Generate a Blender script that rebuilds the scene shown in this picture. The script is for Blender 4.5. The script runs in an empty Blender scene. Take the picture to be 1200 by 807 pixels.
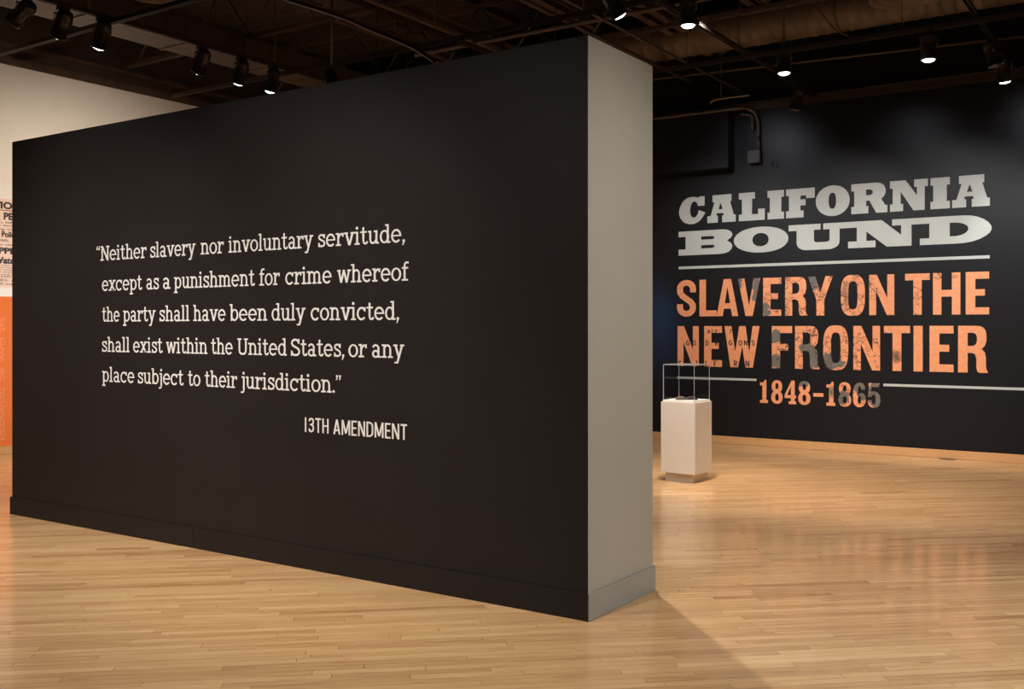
import bpy, bmesh, math, random
from mathutils import Vector, Matrix
from mathutils.geometry import tessellate_polygon
random.seed(7)
S = bpy.context.scene
COL = S.collection

# ------------------------------------------------------------------ camera
F, HY, CH = 1188.0, 384.5, 1.522           # focal length in px, horizon row, eye height
CU = Vector((0.8280, -0.5608)); CV = Vector((0.5608, 0.8280))   # room axes seen from the camera
def ray(px, py):                            # ray of a photo pixel in room axes
    a = (px - 600) / F
    return Vector((CU.x * a + CU.y, CV.x * a + CV.y, (HY - py) / F))
def onv(px, py, v): r = ray(px, py); return Vector((0, 0, CH)) + r * (v / r.y)
def onu(px, py, u): r = ray(px, py); return Vector((0, 0, CH)) + r * (u / r.x)
def onz(px, py, z): r = ray(px, py); return Vector((0, 0, CH)) + r * ((z - CH) / r.z)
cam = bpy.data.cameras.new('camera'); cam_o = bpy.data.objects.new('camera', cam); COL.objects.link(cam_o)
cam.sensor_width = 36; cam.lens = 36 * F / 1200; cam.shift_y = -(403.5 - HY) / 1200
cam.clip_start = 0.05; cam.clip_end = 100
cam_o.location = (0, 0, CH)
cam_o.rotation_euler = (math.pi / 2, 0, math.atan2(0.5608, 0.8280))
S.camera = cam_o

# ------------------------------------------------------------------ world, exposure
w = bpy.data.worlds.new('world'); S.world = w; w.use_nodes = True
w.node_tree.nodes['Background'].inputs[0].default_value = (0.05, 0.045, 0.04, 1)
w.node_tree.nodes['Background'].inputs[1].default_value = 0.3
S.view_settings.view_transform = 'Standard'; S.view_settings.look = 'None'
S.view_settings.exposure = 0.0; S.view_settings.gamma = 1.0
S.view_settings.use_curve_mapping = False

U0_ = -11.94
WARM = (1.0, 0.86, 0.70); NEUT = (1.0, 0.945, 0.87); COOL = (0.86, 0.92, 1.0)
def spot(loc, target, watts, deg=50, blend=0.6, col=WARM, r=0.05, name='gallery_or_fill_spot'):
    l = bpy.data.lights.new(name, 'SPOT'); l.energy = watts; l.color = col
    l.spot_size = math.radians(deg); l.spot_blend = blend; l.shadow_soft_size = r
    o = bpy.data.objects.new(name, l); COL.objects.link(o); o.location = loc
    o.rotation_euler = (Vector(target) - Vector(loc)).to_track_quat('-Z', 'Y').to_euler()
    return o
# gallery spots and added floor fill this side of the partition (outside the frame)
spot((-6.9, 1.3, 4.4), (-7.0, 4.6, 1.1), 620, 60, 1.0, NEUT)
spot((-5.0, 1.2, 4.4), (-5.0, 4.6, 1.1), 560, 60, 1.0, NEUT)
spot((-3.3, 1.0, 4.4), (-3.5, 4.6, 1.0), 400, 60, 1.0, NEUT)
for p, wt in (((-9.6, 3.6), 280), ((-7.2, 3.0), 330), ((-5.0, 2.7), 340), ((-3.0, 2.2), 340), ((-1.0, 2.0), 340)):  # overhead fill, added to brighten the near floor
    spot((p[0], p[1], 4.4), (p[0], p[1] - 0.1, 0.0), wt, 92, 1.0, NEUT)
# side spots: grey end of the partition, and added fill over the floor right of it
spot((1.6, 4.2, 4.4), (-2.63, 4.95, 1.35), 760, 44, 1.0, (1.0, 0.93, 0.83))
for p, wt in (((0.9, 4.0), 500), ((0.9, 6.6), 470), ((3.2, 6.0), 330)):
    spot((p[0], p[1], 4.4), (p[0], p[1], 0.0), wt, 95, 1.0, NEUT)
# title wall
for uu, ww in ((-5.2, 440), (-3.9, 420), (-2.5, 440), (-1.0, 430)):
    spot((uu, 9.0, 4.45), (uu - 0.1, 12.67, 1.6), ww, 58, 1.0, (1.0, 0.985, 0.955))
for uu, zz, ww in ((-4.85, 3.3, 30), (-1.35, 3.15, 42), (-3.0, 3.0, 16)):  # extra cool spots without fixtures, added to lift the upper wall
    spot((uu, 11.0, 4.25), (uu + 0.1, 12.67, zz), ww, 78, 1.0, (0.84, 0.86, 1.0))
# behind the partition: throws the edge of its shadow onto the floor
spot((-4.15, 6.9, 4.35), (-1.3, 4.6, 0.0), 700, 75, 0.9, NEUT, 0.04)
spot((-3.96, 8.6, 4.35), (-3.6, 9.2, 0.0), 520, 95, 1.0, NEUT)
spot((-6.2, 9.6, 4.0), (-6.2, 9.8, 0.0), 330, 90, 1.0, NEUT)
# white wall behind the partition's far end
spot((-8.46, 4.3, 3.8), (U0_, 6.6, 2.9), 330, 66, 1.0, (1.0, 0.82, 0.64))
spot((-8.46, 6.5, 3.8), (U0_, 8.0, 2.8), 290, 70, 1.0, (1.0, 0.82, 0.64))
spot((-3.2, 6.0, 4.4), (-4.15, 9.2, 0.4), 330, 28, 1.0, NEUT)  # added unseen spot that brightens the pedestal
spot((-9.0, 5.6, 4.0), (U0_, 6.7, 2.1), 110, 40, 1.0, (0.95, 0.97, 1.0))  # added narrow fill for the middle of the white wall
# blue glow of a screen behind the partition on the title wall
spot((-7.4, 8.9, 1.9), (-6.75, 12.67, 1.5), 150, 32, 1.0, (0.10, 0.42, 1.0), 0.2)

# ------------------------------------------------------------------ materials
def M(name, col, rough=0.6, metal=0.0, spec=0.5, bump=0.0, bscale=60, coat=0.0, emis=None, var=0.0):
    m = bpy.data.materials.new(name); m.use_nodes = True
    nt = m.node_tree; b = nt.nodes['Principled BSDF']
    b.inputs['Base Color'].default_value = (*col, 1)
    b.inputs['Roughness'].default_value = rough; b.inputs['Metallic'].default_value = metal
    b.inputs['Specular IOR Level'].default_value = spec; b.inputs['Coat Weight'].default_value = coat
    tc = nt.nodes.new('ShaderNodeTexCoord')
    n = nt.nodes.new('ShaderNodeTexNoise'); n.inputs['Scale'].default_value = bscale; n.inputs['Detail'].default_value = 4
    nt.links.new(tc.outputs['Object'], n.inputs['Vector'])
    if bump:
        bp = nt.nodes.new('ShaderNodeBump'); bp.inputs['Strength'].default_value = bump; bp.inputs['Distance'].default_value = 0.01
        nt.links.new(n.outputs['Fac'], bp.inputs['Height']); nt.links.new(bp.outputs['Normal'], b.inputs['Normal'])
    if var:
        n2 = nt.nodes.new('ShaderNodeTexNoise'); n2.inputs['Scale'].default_value = 3; n2.inputs['Detail'].default_value = 5
        nt.links.new(tc.outputs['Object'], n2.inputs['Vector'])
        r = nt.nodes.new('ShaderNodeValToRGB'); r.color_ramp.elements[0].position = 0.3; r.color_ramp.elements[1].position = 0.7
        r.color_ramp.elements[0].color = (*[c * (1 - var) for c in col], 1); r.color_ramp.elements[1].color = (*[min(1, c * (1 + var)) for c in col], 1)
        nt.links.new(n2.outputs['Fac'], r.inputs['Fac']); nt.links.new(r.outputs['Color'], b.inputs['Base Color'])
    if emis:
        b.inputs['Emission Color'].default_value = (*emis[0], 1); b.inputs['Emission Strength'].default_value = emis[1]
    return m
black = M('black_paint', (0.0150, 0.0118, 0.0110), 0.55, bump=0.05, bscale=90, spec=0.16, var=0.06)
black_title = M('title_wall_paint', (0.0076, 0.0074, 0.0090), 0.40, bump=0.10, bscale=70, spec=0.26, var=0.08)
grey_trim = M('grey_trim_paint', (0.29, 0.30, 0.295), 0.38, var=0.02)
grey = M('grey_paint', (0.36, 0.355, 0.325), 0.55, bump=0.04, bscale=120, var=0.02)
white_wall = M('white_paint', (0.80, 0.78, 0.75), 0.6, bump=0.03, var=0.02)
dark_void = M('dark_ceiling_paint', (0.055, 0.040, 0.031), 0.8, var=0.25)
ceil_steel = M('painted_steel', (0.080, 0.056, 0.040), 0.5, var=0.3)
duct_m = M('duct_paint', (0.10, 0.070, 0.047), 0.5, bump=0.15, bscale=25, var=0.35)
track_m = M('track_metal', (0.045, 0.033, 0.026), 0.35, metal=0.3)
can_m = M('lamp_housing', (0.025, 0.020, 0.017), 0.30, spec=0.6)
rim_m = M('lamp_rim', (0.75, 0.75, 0.75), 0.25, metal=0.8)
lens_m = M('lamp_lens', (1, 1, 1), 0.3, emis=((1.0, 0.97, 0.93), 9.0))
orange_paint = M('orange_paint', (0.72, 0.17, 0.035), 0.6, var=0.04)
paper_m = M('poster_paper', (0.80, 0.62, 0.53), 0.7, var=0.05)
ink_m = M('poster_ink', (0.035, 0.028, 0.03), 0.7)
redink_m = M('red_ink', (0.30, 0.05, 0.04), 0.7)
panel_ink = M('panel_print', (0.78, 0.38, 0.22), 0.7)
vinyl = M('white_vinyl', (0.70, 0.68, 0.65), 0.55)
vinyl_title = M('title_vinyl', (0.46, 0.475, 0.445), 0.5, var=0.05)
map_ink = M('map_ink', (0.013, 0.010, 0.010), 0.6)
ped_m = M('pedestal_paint', (0.66, 0.60, 0.54), 0.5, bump=0.02, var=0.02)
ped_top = M('deck_paint', (0.78, 0.75, 0.70), 0.5)
book_m = M('dark_leather', (0.045, 0.028, 0.02), 0.5, bump=0.3)
page_m = M('aged_paper', (0.16, 0.11, 0.075), 0.7)
box_m = M('box_paint', (0.05, 0.048, 0.05), 0.5)
outlet_m = M('bronze_cover', (0.13, 0.075, 0.035), 0.4, metal=0.4)

def wood(name, base, dark, light, coat=0.5, rough=0.30):
    m = bpy.data.materials.new(name); m.use_nodes = True
    nt = m.node_tree; N = nt.nodes.new; L = nt.links.new; b = nt.nodes['Principled BSDF']
    at = N('ShaderNodeAttribute'); at.attribute_name = 'tone'
    tc = N('ShaderNodeTexCoord'); mp = N('ShaderNodeMapping')
    mp.inputs['Rotation'].default_value = (0, 0, -BOARD)
    L(tc.outputs['Object'], mp.inputs['Vector'])
    ad = N('ShaderNodeVectorMath'); ad.operation = 'ADD'; sc = N('ShaderNodeVectorMath'); sc.operation = 'SCALE'; sc.inputs['Scale'].default_value = 37
    L(at.outputs['Color'], sc.inputs[0]); L(mp.outputs['Vector'], ad.inputs[0]); L(sc.outputs['Vector'], ad.inputs[1])
    st = N('ShaderNodeMapping'); st.inputs['Scale'].default_value = (1.3, 26, 26); L(ad.outputs['Vector'], st.inputs['Vector'])
    n = N('ShaderNodeTexNoise'); n.inputs['Scale'].default_value = 2.6; n.inputs['Detail'].default_value = 8; n.inputs['Roughness'].default_value = 0.62; n.inputs['Distortion'].default_value = 0.8
    L(st.outputs['Vector'], n.inputs['Vector'])
    r = N('ShaderNodeValToRGB'); e = r.color_ramp.elements
    e[0].position = 0.22; e[0].color = (*dark, 1); e[1].position = 0.75; e[1].color = (*light, 1)
    k = e.new(0.48); k.color = (*base, 1)
    sep = N('ShaderNodeSeparateColor'); L(at.outputs['Color'], sep.inputs['Color'])
    ma = N('ShaderNodeMath'); ma.operation = 'MULTIPLY_ADD'; ma.inputs[1].default_value = 0.34; L(sep.outputs['Red'], ma.inputs[0])
    mb = N('ShaderNodeMath'); mb.operation = 'MULTIPLY_ADD'; mb.inputs[1].default_value = 0.80; mb.inputs[2].default_value = -0.10
    L(n.outputs['Fac'], mb.inputs[0]); L(mb.outputs[0], ma.inputs[2]); L(ma.outputs[0], r.inputs['Fac'])
    # small knots and mineral streaks
    v = N('ShaderNodeTexNoise'); v.inputs['Scale'].default_value = 5; v.inputs['Detail'].default_value = 2
    s2 = N('ShaderNodeMapping'); s2.inputs['Scale'].default_value = (0.7, 7, 7); L(ad.outputs['Vector'], s2.inputs['Vector']); L(s2.outputs['Vector'], v.inputs['Vector'])
    kr = N('ShaderNodeMapRange'); kr.inputs['From Min'].default_value = 0.70; kr.inputs['From Max'].default_value = 0.82; L(v.outputs['Fac'], kr.inputs['Value'])
    mx = N('ShaderNodeMix'); mx.data_type = 'RGBA'; L(kr.outputs[0], mx.inputs[0]); L(r.outputs['Color'], mx.inputs[6]); mx.inputs[7].default_value = (*[c * 0.55 for c in dark], 1)
    L(mx.outputs[2], b.inputs['Base Color'])
    rr = N('ShaderNodeMapRange'); rr.inputs['To Min'].default_value = rough - 0.04; rr.inputs['To Max'].default_value = rough + 0.10
    L(n.outputs['Fac'], rr.inputs['Value']); L(rr.outputs[0], b.inputs['Roughness'])
    b.inputs['Coat Weight'].default_value = coat; b.inputs['Coat Roughness'].default_value = 0.10
    return m
BOARD = math.atan2(0.664, 0.748)
wood_m = wood('maple_boards', (0.52, 0.305, 0.142), (0.33, 0.165, 0.066), (0.64, 0.42, 0.22))
trim_wood = wood('maple_trim', (0.55, 0.29, 0.12), (0.42, 0.21, 0.08), (0.62, 0.36, 0.17), 0.2, 0.4)
gap_m = M('subfloor', (0.20, 0.095, 0.035), 0.7)

def glass_mat():
    m = bpy.data.materials.new('acrylic'); m.use_nodes = True; nt = m.node_tree; N = nt.nodes.new; L = nt.links.new
    out = nt.nodes['Material Output']; nt.nodes.remove(nt.nodes['Principled BSDF'])
    t = N('ShaderNodeBsdfTransparent'); t.inputs[0].default_value = (0.95, 0.955, 0.96, 1)
    g = N('ShaderNodeBsdfGlossy'); g.inputs['Roughness'].default_value = 0.03
    lw = N('ShaderNodeLayerWeight'); fr = N('ShaderNodeMath'); fr.operation = 'MULTIPLY_ADD'; fr.inputs[1].default_value = 0.5; fr.inputs[2].default_value = 0.035
    pw = N('ShaderNodeMath'); pw.operation = 'POWER'; pw.inputs[1].default_value = 5; L(lw.outputs['Facing'], pw.inputs[0]); L(pw.outputs[0], fr.inputs[0])
    mx = N('ShaderNodeMixShader'); L(fr.outputs[0], mx.inputs[0]); L(t.outputs[0], mx.inputs[1]); L(g.outputs[0], mx.inputs[2])
    L(mx.outputs[0], out.inputs['Surface']); return m
glass_m = glass_mat()
edge_m = M('acrylic_edge', (0.46, 0.47, 0.49), 0.3)

# ------------------------------------------------------------------ mesh helpers
def link(name, bm, mats, parent=None, loc=None):
    me = bpy.data.meshes.new(name); bm.to_mesh(me); bm.free()
    for m in (mats if isinstance(mats, (list, tuple)) else [mats]): me.materials.append(m)
    o = bpy.data.objects.new(name, me); COL.objects.link(o)
    if parent: o.parent = parent
    if loc is not None: o.location = loc
    return o
def box(bm, a, b, mat=0, bev=0.0):
    r = bmesh.ops.create_cube(bm, size=1.0)
    vs = r['verts']
    for v in vs: v.co = Vector(((a[0] + b[0]) / 2 + v.co.x * (b[0] - a[0]), (a[1] + b[1]) / 2 + v.co.y * (b[1] - a[1]), (a[2] + b[2]) / 2 + v.co.z * (b[2] - a[2])))
    fs = {f for v in vs for f in v.link_faces}
    for f in fs: f.material_index = mat
    if bev:
        es = list({e for v in vs for e in v.link_edges})
        bmesh.ops.bevel(bm, geom=es, offset=bev, segments=2, affect='EDGES', clamp_overlap=True)
def bxo(name, a, b, m, parent=None, bev=0.0):
    """box object with its origin in the middle of its base"""
    c = Vector(((a[0] + b[0]) / 2, (a[1] + b[1]) / 2, min(a[2], b[2])))
    bm = bmesh.new(); box(bm, Vector(a) - c, Vector(b) - c, 0, bev)
    o = link(name, bm, m); o.location = c
    if parent:
        o.parent = parent; o.location = c - parent.location
    return o
def tube(bm, pts, r, seg=10, mat=0, cap=True):
    pts = [Vector(p) for p in pts]; rings = []
    up = Vector((0, 0, 1)); d0 = (pts[1] - pts[0]).normalized()
    if abs(d0.z) > 0.9: up = Vector((1, 0, 0))
    for i, p in enumerate(pts):
        d = ((pts[min(i + 1, len(pts) - 1)] - pts[max(i - 1, 0)])).normalized()
        x = d.cross(up).normalized(); y = x.cross(d)
        rr = r[i] if isinstance(r, (list, tuple)) else r
        rings.append([bm.verts.new(p + x * rr * math.cos(2 * math.pi * k / seg) + y * rr * math.sin(2 * math.pi * k / seg)) for k in range(seg)])
    for a, b in zip(rings, rings[1:]):
        for k in range(seg):
            f = bm.faces.new((a[k], a[(k + 1) % seg], b[(k + 1) % seg], b[k])); f.smooth = True; f.material_index = mat
    if cap:
        for rg in (rings[0][::-1], rings[-1]):
            f = bm.faces.new(rg); f.material_index = mat
def catmull(P, n=8):
    P = [Vector(p) for p in P]; out = []
    Q = [P[0] * 2 - P[1]] + P + [P[-1] * 2 - P[-2]]
    for i in range(1, len(Q) - 2):
        for k in range(n):
            t = k / n; a, b, c, d = Q[i - 1], Q[i], Q[i + 1], Q[i + 2]
            out.append(0.5 * ((2 * b) + (c - a) * t + (2 * a - 5 * b + 4 * c - d) * t * t + (3 * b - 3 * c + d - a) * t ** 3))
    out.append(P[-1]); return out
def empty(name, loc, rz=0):
    o = bpy.data.objects.new(name, None); COL.objects.link(o); o.location = loc; o.rotation_euler = (0, 0, rz); o.empty_display_size = 0.1
    return o
def tag(o, label=None, cat=None, group=None, kind=None):
    if label: o['label'] = label
    if cat: o['category'] = cat
    if group: o['group'] = group
    if kind: o['kind'] = kind
    return o

# ------------------------------------------------------------------ room
U0, U1, V0, V1, ZC = -11.94, 5.5, -4.0, 12.67, 6.0
WL_TOP, ZT = 4.71, 4.41                      # top of the white wall, height of the lighting grid
bm = bmesh.new(); box(bm, (U0 - 0.3, V0 - 0.3, -0.2), (U1 + 0.3, V1 + 0.3, -0.012))
floor = link('floor', bm, gap_m); tag(floor, kind='structure')

wall_back = link('wall_back', (lambda b: (box(b, (U0 - 0.3, V1, 0), (U1 + 0.3, V1 + 0.25, ZC)), b)[1])(bmesh.new()), black_title); tag(wall_back, kind='structure')
wall_left = link('wall_left', (lambda b: (box(b, (U0 - 0.25, V0, 0), (U0, V1, WL_TOP)), b)[1])(bmesh.new()), white_wall); tag(wall_left, kind='structure')
bm = bmesh.new(); box(bm, (U0 - 0.25, V0, WL_TOP), (U0 - 0.06, V1, ZC))
link('upper_wall', bm, dark_void, wall_left)
bm = bmesh.new(); box(bm, (U0 - 0.06, V0, WL_TOP), (U0 + 0.02, V1, WL_TOP + 0.10)); box(bm, (U0 - 0.06, V0, WL_TOP + 0.22), (U0 + 0.03, V1, WL_TOP + 0.27))
link('top_rail', bm, ceil_steel, wall_left)
wall_right = link('wall_right', (lambda b: (box(b, (U1, V0, 0), (U1 + 0.25, V1, ZC)), b)[1])(bmesh.new()), M('side_wall_paint', (0.30, 0.27, 0.25), 0.7)); tag(wall_right, kind='structure')
wall_front = link('wall_front', (lambda b: (box(b, (U0 - 0.3, V0 - 0.25, 0), (U1 + 0.3, V0, ZC)), b)[1])(bmesh.new()), M('rear_wall_paint', (0.22, 0.19, 0.18), 0.7)); tag(wall_front, kind='structure')
# corrugated steel deck
bm = bmesh.new(); prof = []
v = V0 - 0.3; 
while v < V1 + 0.3:
    prof += [(v, ZC), (v + 0.06, ZC + 0.05), (v + 0.10, ZC + 0.05), (v + 0.16, ZC)]; v += 0.2
A = [bm.verts.new((U0 - 0.3, y, z)) for y, z in prof]; B = [bm.verts.new((U1 + 0.3, y, z)) for y, z in prof]
for i in range(len(prof) - 1): bm.faces.new((A[i], A[i + 1], B[i + 1], B[i]))
ceiling = link('ceiling', bm, dark_void); tag(ceiling, kind='structure')
bm = bmesh.new(); box(bm, (U0 - 0.3, V0 - 0.3, ZC + 0.06), (U1 + 0.3, V1 + 0.3, ZC + 0.2)); link('roof_slab', bm, dark_void, ceiling)

# open web joists (along u) and beams (along v), parts of the ceiling
def joist(v, z0=5.0, z1=5.7):
    bm = bmesh.new()
    for dz, t in ((z0, 0.05), (z1, 0.05)):
        for s in (-0.035, 0.015): box(bm, (U0, v + s, dz), (U1, v + s + 0.02, dz + t))
    u = U0 + 0.3; up = True
    while u < U1 - 0.6:
        a = (u, v, z0 + 0.03 if up else z1 + 0.02); b = (u + 0.55, v, z1 + 0.02 if up else z0 + 0.03)
        tube(bm, [a, b], 0.012, 6); u += 0.55; up = not up
    o = link('joist', bm, ceil_steel, ceiling); return o
for v in (3.54, 5.94, 8.34, 10.74): joist(v)
def beam(u, z, h=0.10, wd=0.05):
    bm = bmesh.new(); box(bm, (u - wd, V0, z), (u + wd, V1, z + 0.012)); box(bm, (u - 0.006, V0, z + 0.012), (u + 0.006, V1, z + h)); box(bm, (u - wd, V0, z + h), (u + wd, V1, z + h + 0.012))
    return link('beam', bm, ceil_steel, ceiling)
for u, z in ((-8.9, 5.35), (-7.6, 5.1), (-7.45, 5.1), (-6.5, 5.4), (-5.4, 5.15), (-5.2, 5.15), (-4.4, 5.35), (-4.2, 5.35), (-3.2, 5.2), (-7.9, 5.75), (-6.0, 5.75), (-2.4, 5.5), (-1.0, 5.3), (0.6, 5.4)):
    beam(u, z)

# ------------------------------------------------------------------ floorboards
bd = Vector((math.cos(BOARD), math.sin(BOARD))); bn = Vector((-bd.y, bd.x))
BW = 0.057
def clip(poly, axis, val, keep_gt):
    out = []
    for i in range(len(poly)):
        a, b = poly[i], poly[(i + 1) % len(poly)]
        ia = (a[axis] >= val) == keep_gt; ib = (b[axis] >= val) == keep_gt
        if ia: out.append(a)
        if ia != ib:
            t = (val - a[axis]) / (b[axis] - a[axis]); out.append(a + (b - a) * t)
    return out
def plank_geo(bm, poly, tone, lay, dz):
    c = sum(poly, Vector((0, 0))) / len(poly)
    top = []; bot = []
    for p in poly:
        d = c - p
        k = Vector((max(-1, min(1, d.dot(bd) * 1e3)), max(-1, min(1, d.dot(bn) * 1e3))))
        i1 = bd * k.x * 0.0003 + bn * k.y * 0.0003; i2 = bd * k.x * 0.0010 + bn * k.y * 0.0010
        bot.append(bm.verts.new((*(p + i1), -0.0125))); top.append(bm.verts.new((*(p + i2), dz)))
    n = len(poly); fs = [bm.faces.new(top)]
    for i in range(n): fs.append(bm.faces.new((bot[i], bot[(i + 1) % n], top[(i + 1) % n], top[i])))
    for f in fs:
        for l in f.loops: l[lay] = tone
rows = []
corners = [Vector((a, b)) for a in (U0, U1) for b in (V0, V1)]
nlo = min(c.dot(bn) for c in corners); nhi = max(c.dot(bn) for c in corners)
dlo = min(c.dot(bd) for c in corners); dhi = max(c.dot(bd) for c in corners)
j = nlo
while j < nhi:
    d = dlo - random.random() * 1.2
    while d < dhi:
        Lh = random.choice((0.35, 0.5, 0.7, 0.8, 0.95, 1.1, 1.3, 1.6))
        poly = [bd * x + bn * y for x, y in ((d, j), (d + Lh, j), (d + Lh, j + BW), (d, j + BW))]
        for ax, val, g in ((0, U0, True), (0, U1, False), (1, V0, True), (1, V1, False)):
            if poly: poly = clip(poly, ax, val, g)
        if len(poly) > 2: rows.append(poly)
        d += Lh
    j += BW
PU0, PU1, PV0, PV1, PH = -8.06, -2.63, 4.585, 5.345, 3.05     # partition
def seen(c):
    X = CU.x * c.x + CV.x * c.y; Y = CU.y * c.x + CV.y * c.y
    if Y < 3.5: return None
    px = 600 + F * X / Y; py = HY + F * CH / Y
    if not (0 < px < 1200 and py < 820): return None
    if c.y > PV0:                                              # behind the partition?
        t = PV0 / c.y; x = c.x * t
        if PU0 < x < PU1: return None
        if PU0 < c.x < PU1 and c.y < PV1: return None
        if c.x < PU1 and PV0 < c.y * (PU1 / c.x) < PV1: return None
    return Y
scored = []
for i, p in enumerate(rows):
    c = sum(p, Vector((0, 0))) / len(p); Y = seen(c)
    if Y: scored.append((max((a - b).length for a in p for b in p) / Y ** 3, i))
scored.sort(reverse=True); big = {i for _, i in scored[:300]}
stuffbm = bmesh.new(); slay = stuffbm.loops.layers.float_color.new('tone')
for i, p in enumerate(rows):
    t = min(1, max(0, random.gauss(0.5, 0.22))); tone = (t, random.random(), random.random(), 1)
    dz = random.uniform(-0.0002, 0.0)
    if i in big:
        b2 = bmesh.new(); lay = b2.loops.layers.float_color.new('tone'); plank_geo(b2, p, tone, lay, dz)
        link('floorboard', b2, wood_m, floor)
    else:
        plank_geo(stuffbm, p, tone, slay, dz)
tag(link('floorboards', stuffbm, wood_m, floor), kind='stuff')
for px, py in ((1110, 537.5), (769, 513)):
    p = onz(px, py, 0); bm = bmesh.new(); tube(bm, [(0, 0, 0), (0, 0, 0.004)], [0.095, 0.09], 20)
    o = link('floor_outlet', bm, outlet_m, loc=p)
    bm = bmesh.new(); tube(bm, [(0, 0, 0.004), (0, 0, 0.007)], [0.05, 0.045], 16); link('cap', bm, outlet_m, o)
    tag(o, 'round bronze floor outlet cover near the title wall, at right' if px > 1000 else 'round floor outlet cover behind the pedestal, beside the grey partition end', 'floor outlet')

# wooden baseboards
def tone_fill(o, t=(0.6, 0.3, 0.2, 1)):
    a = o.data.color_attributes.new('tone', 'FLOAT_COLOR', 'CORNER')
    for d in a.data: d.color = t
def baseboard(name, a, b):
    o = bxo(name, a, b, trim_wood, bev=0.003); tone_fill(o); tag(o, kind='structure')
baseboard('baseboard_back', (U0, V1 - 0.018, 0), (U1, V1, 0.10))
baseboard('baseboard_left', (U0, V0, 0), (U0 + 0.018, V1 - 0.018, 0.10))

# ------------------------------------------------------------------ partition
px_, py_ = (PU0 + PU1) / 2, (PV0 + PV1) / 2
bm = bmesh.new(); box(bm, (PU0 - px_, PV0 - py_, 0), (PU1 - px_, PV1 - py_, PH), 0)
for f in bm.faces:
    if abs(f.normal.x) > 0.9: f.material_index = 1
es = [e for e in bm.edges]
bmesh.ops.bevel(bm, geom=es, offset=0.004, segments=1, affect='EDGES')
part = link('partition_wall', bm, [black, grey], loc=(px_, py_, 0))
tag(part, 'freestanding black partition wall with pale grey end and white quotation on its face', 'partition')
bt, bh = 0.012, 0.142
seam = onv(228.5, 625, PV0).x
for a, b, m in (((PU0 - bt, PV0 - bt, 0), (seam - 0.001, PV0, bh), black), ((seam + 0.001, PV0 - bt, 0), (PU1 + bt - 0.0005, PV0, bh), black),
                ((PU1, PV0 - bt + 0.0005, 0), (PU1 + bt, PV1 + bt, bh), grey_trim), ((PU0 - bt, PV1, 0), (PU1, PV1 + bt, bh), black), ((PU0 - bt, PV0, 0), (PU0, PV1, bh), grey_trim)):
    o = bxo('baseboard', a, b, m, part, 0.002)
    if m is grey_trim: o['label'] = 'pale grey baseboard'

# ------------------------------------------------------------------ lettering
def poly_mesh(bm, polys, mp, uvl=None, eps=0.0):
    """polys: list of [outer, hole, ...] in glyph space; mp maps (x, y) to a 3-D point"""
    for k, ps in enumerate(polys):
        allp = [p for lp in ps for p in lp]
        tris = tessellate_polygon([[Vector((p[0], p[1], 0)) for p in lp] for lp in ps])
        vs = [bm.verts.new(mp(p[0], p[1], k * eps)) for p in allp]
        for t in tris:
            q = [vs[i] for i in t]
            try: f = bm.faces.new(q)
            except ValueError: continue
            f.normal_update()
            if f.normal.y > 0: f.normal_flip()
            if uvl is not None:
                for l in f.loops: l[uvl].uv = (l.vert.co.x, l.vert.co.z)
def ell(cx, cy, rx, ry, a0=0, a1=360, n=28, p=2.0):
    out = []
    m = n if a1 - a0 >= 360 else n + 1
    for i in range(m):
        a = math.radians(a0 + (a1 - a0) * i / n); c, s = math.cos(a), math.sin(a)
        out.append((cx + rx * math.copysign(abs(c) ** (2 / p), c), cy + ry * math.copysign(abs(s) ** (2 / p), s)))
    return out
def rib(pts, w, sm=False):
    """ribbon of width w along a centre line, as one polygon"""
    P = [Vector((x, y)) for x, y in pts]
    if sm: P = [Vector((q.x, q.y)) for q in catmull([(p.x, p.y, 0) for p in P], 5)]
    Lf, Rt = [], []
    for i, p in enumerate(P):
        a = P[max(i - 1, 0)]; b = P[min(i + 1, len(P) - 1)]
        if i in (0, len(P) - 1): d = (b - a).normalized(); k = 1
        else:
            d1 = (p - a).normalized(); d2 = (b - p).normalized(); d = (d1 + d2).normalized(); k = 1 / max(0.5, d.dot(d1))
        n = Vector((-d.y, d.x)) * w / 2 * k
        Lf.append(tuple(p + n)); Rt.append(tuple(p - n))
    return [Lf + Rt[::-1]]
def rect(x0, y0, x1, y1): return [[(x0, y0), (x1, y0), (x1, y1), (x0, y1)]]
def dia(x0, y0, x1, y1, w): h = w / 2; return [[(x0 - h, y0), (x0 + h, y0), (x1 + h, y1), (x1 - h, y1)]]

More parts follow.
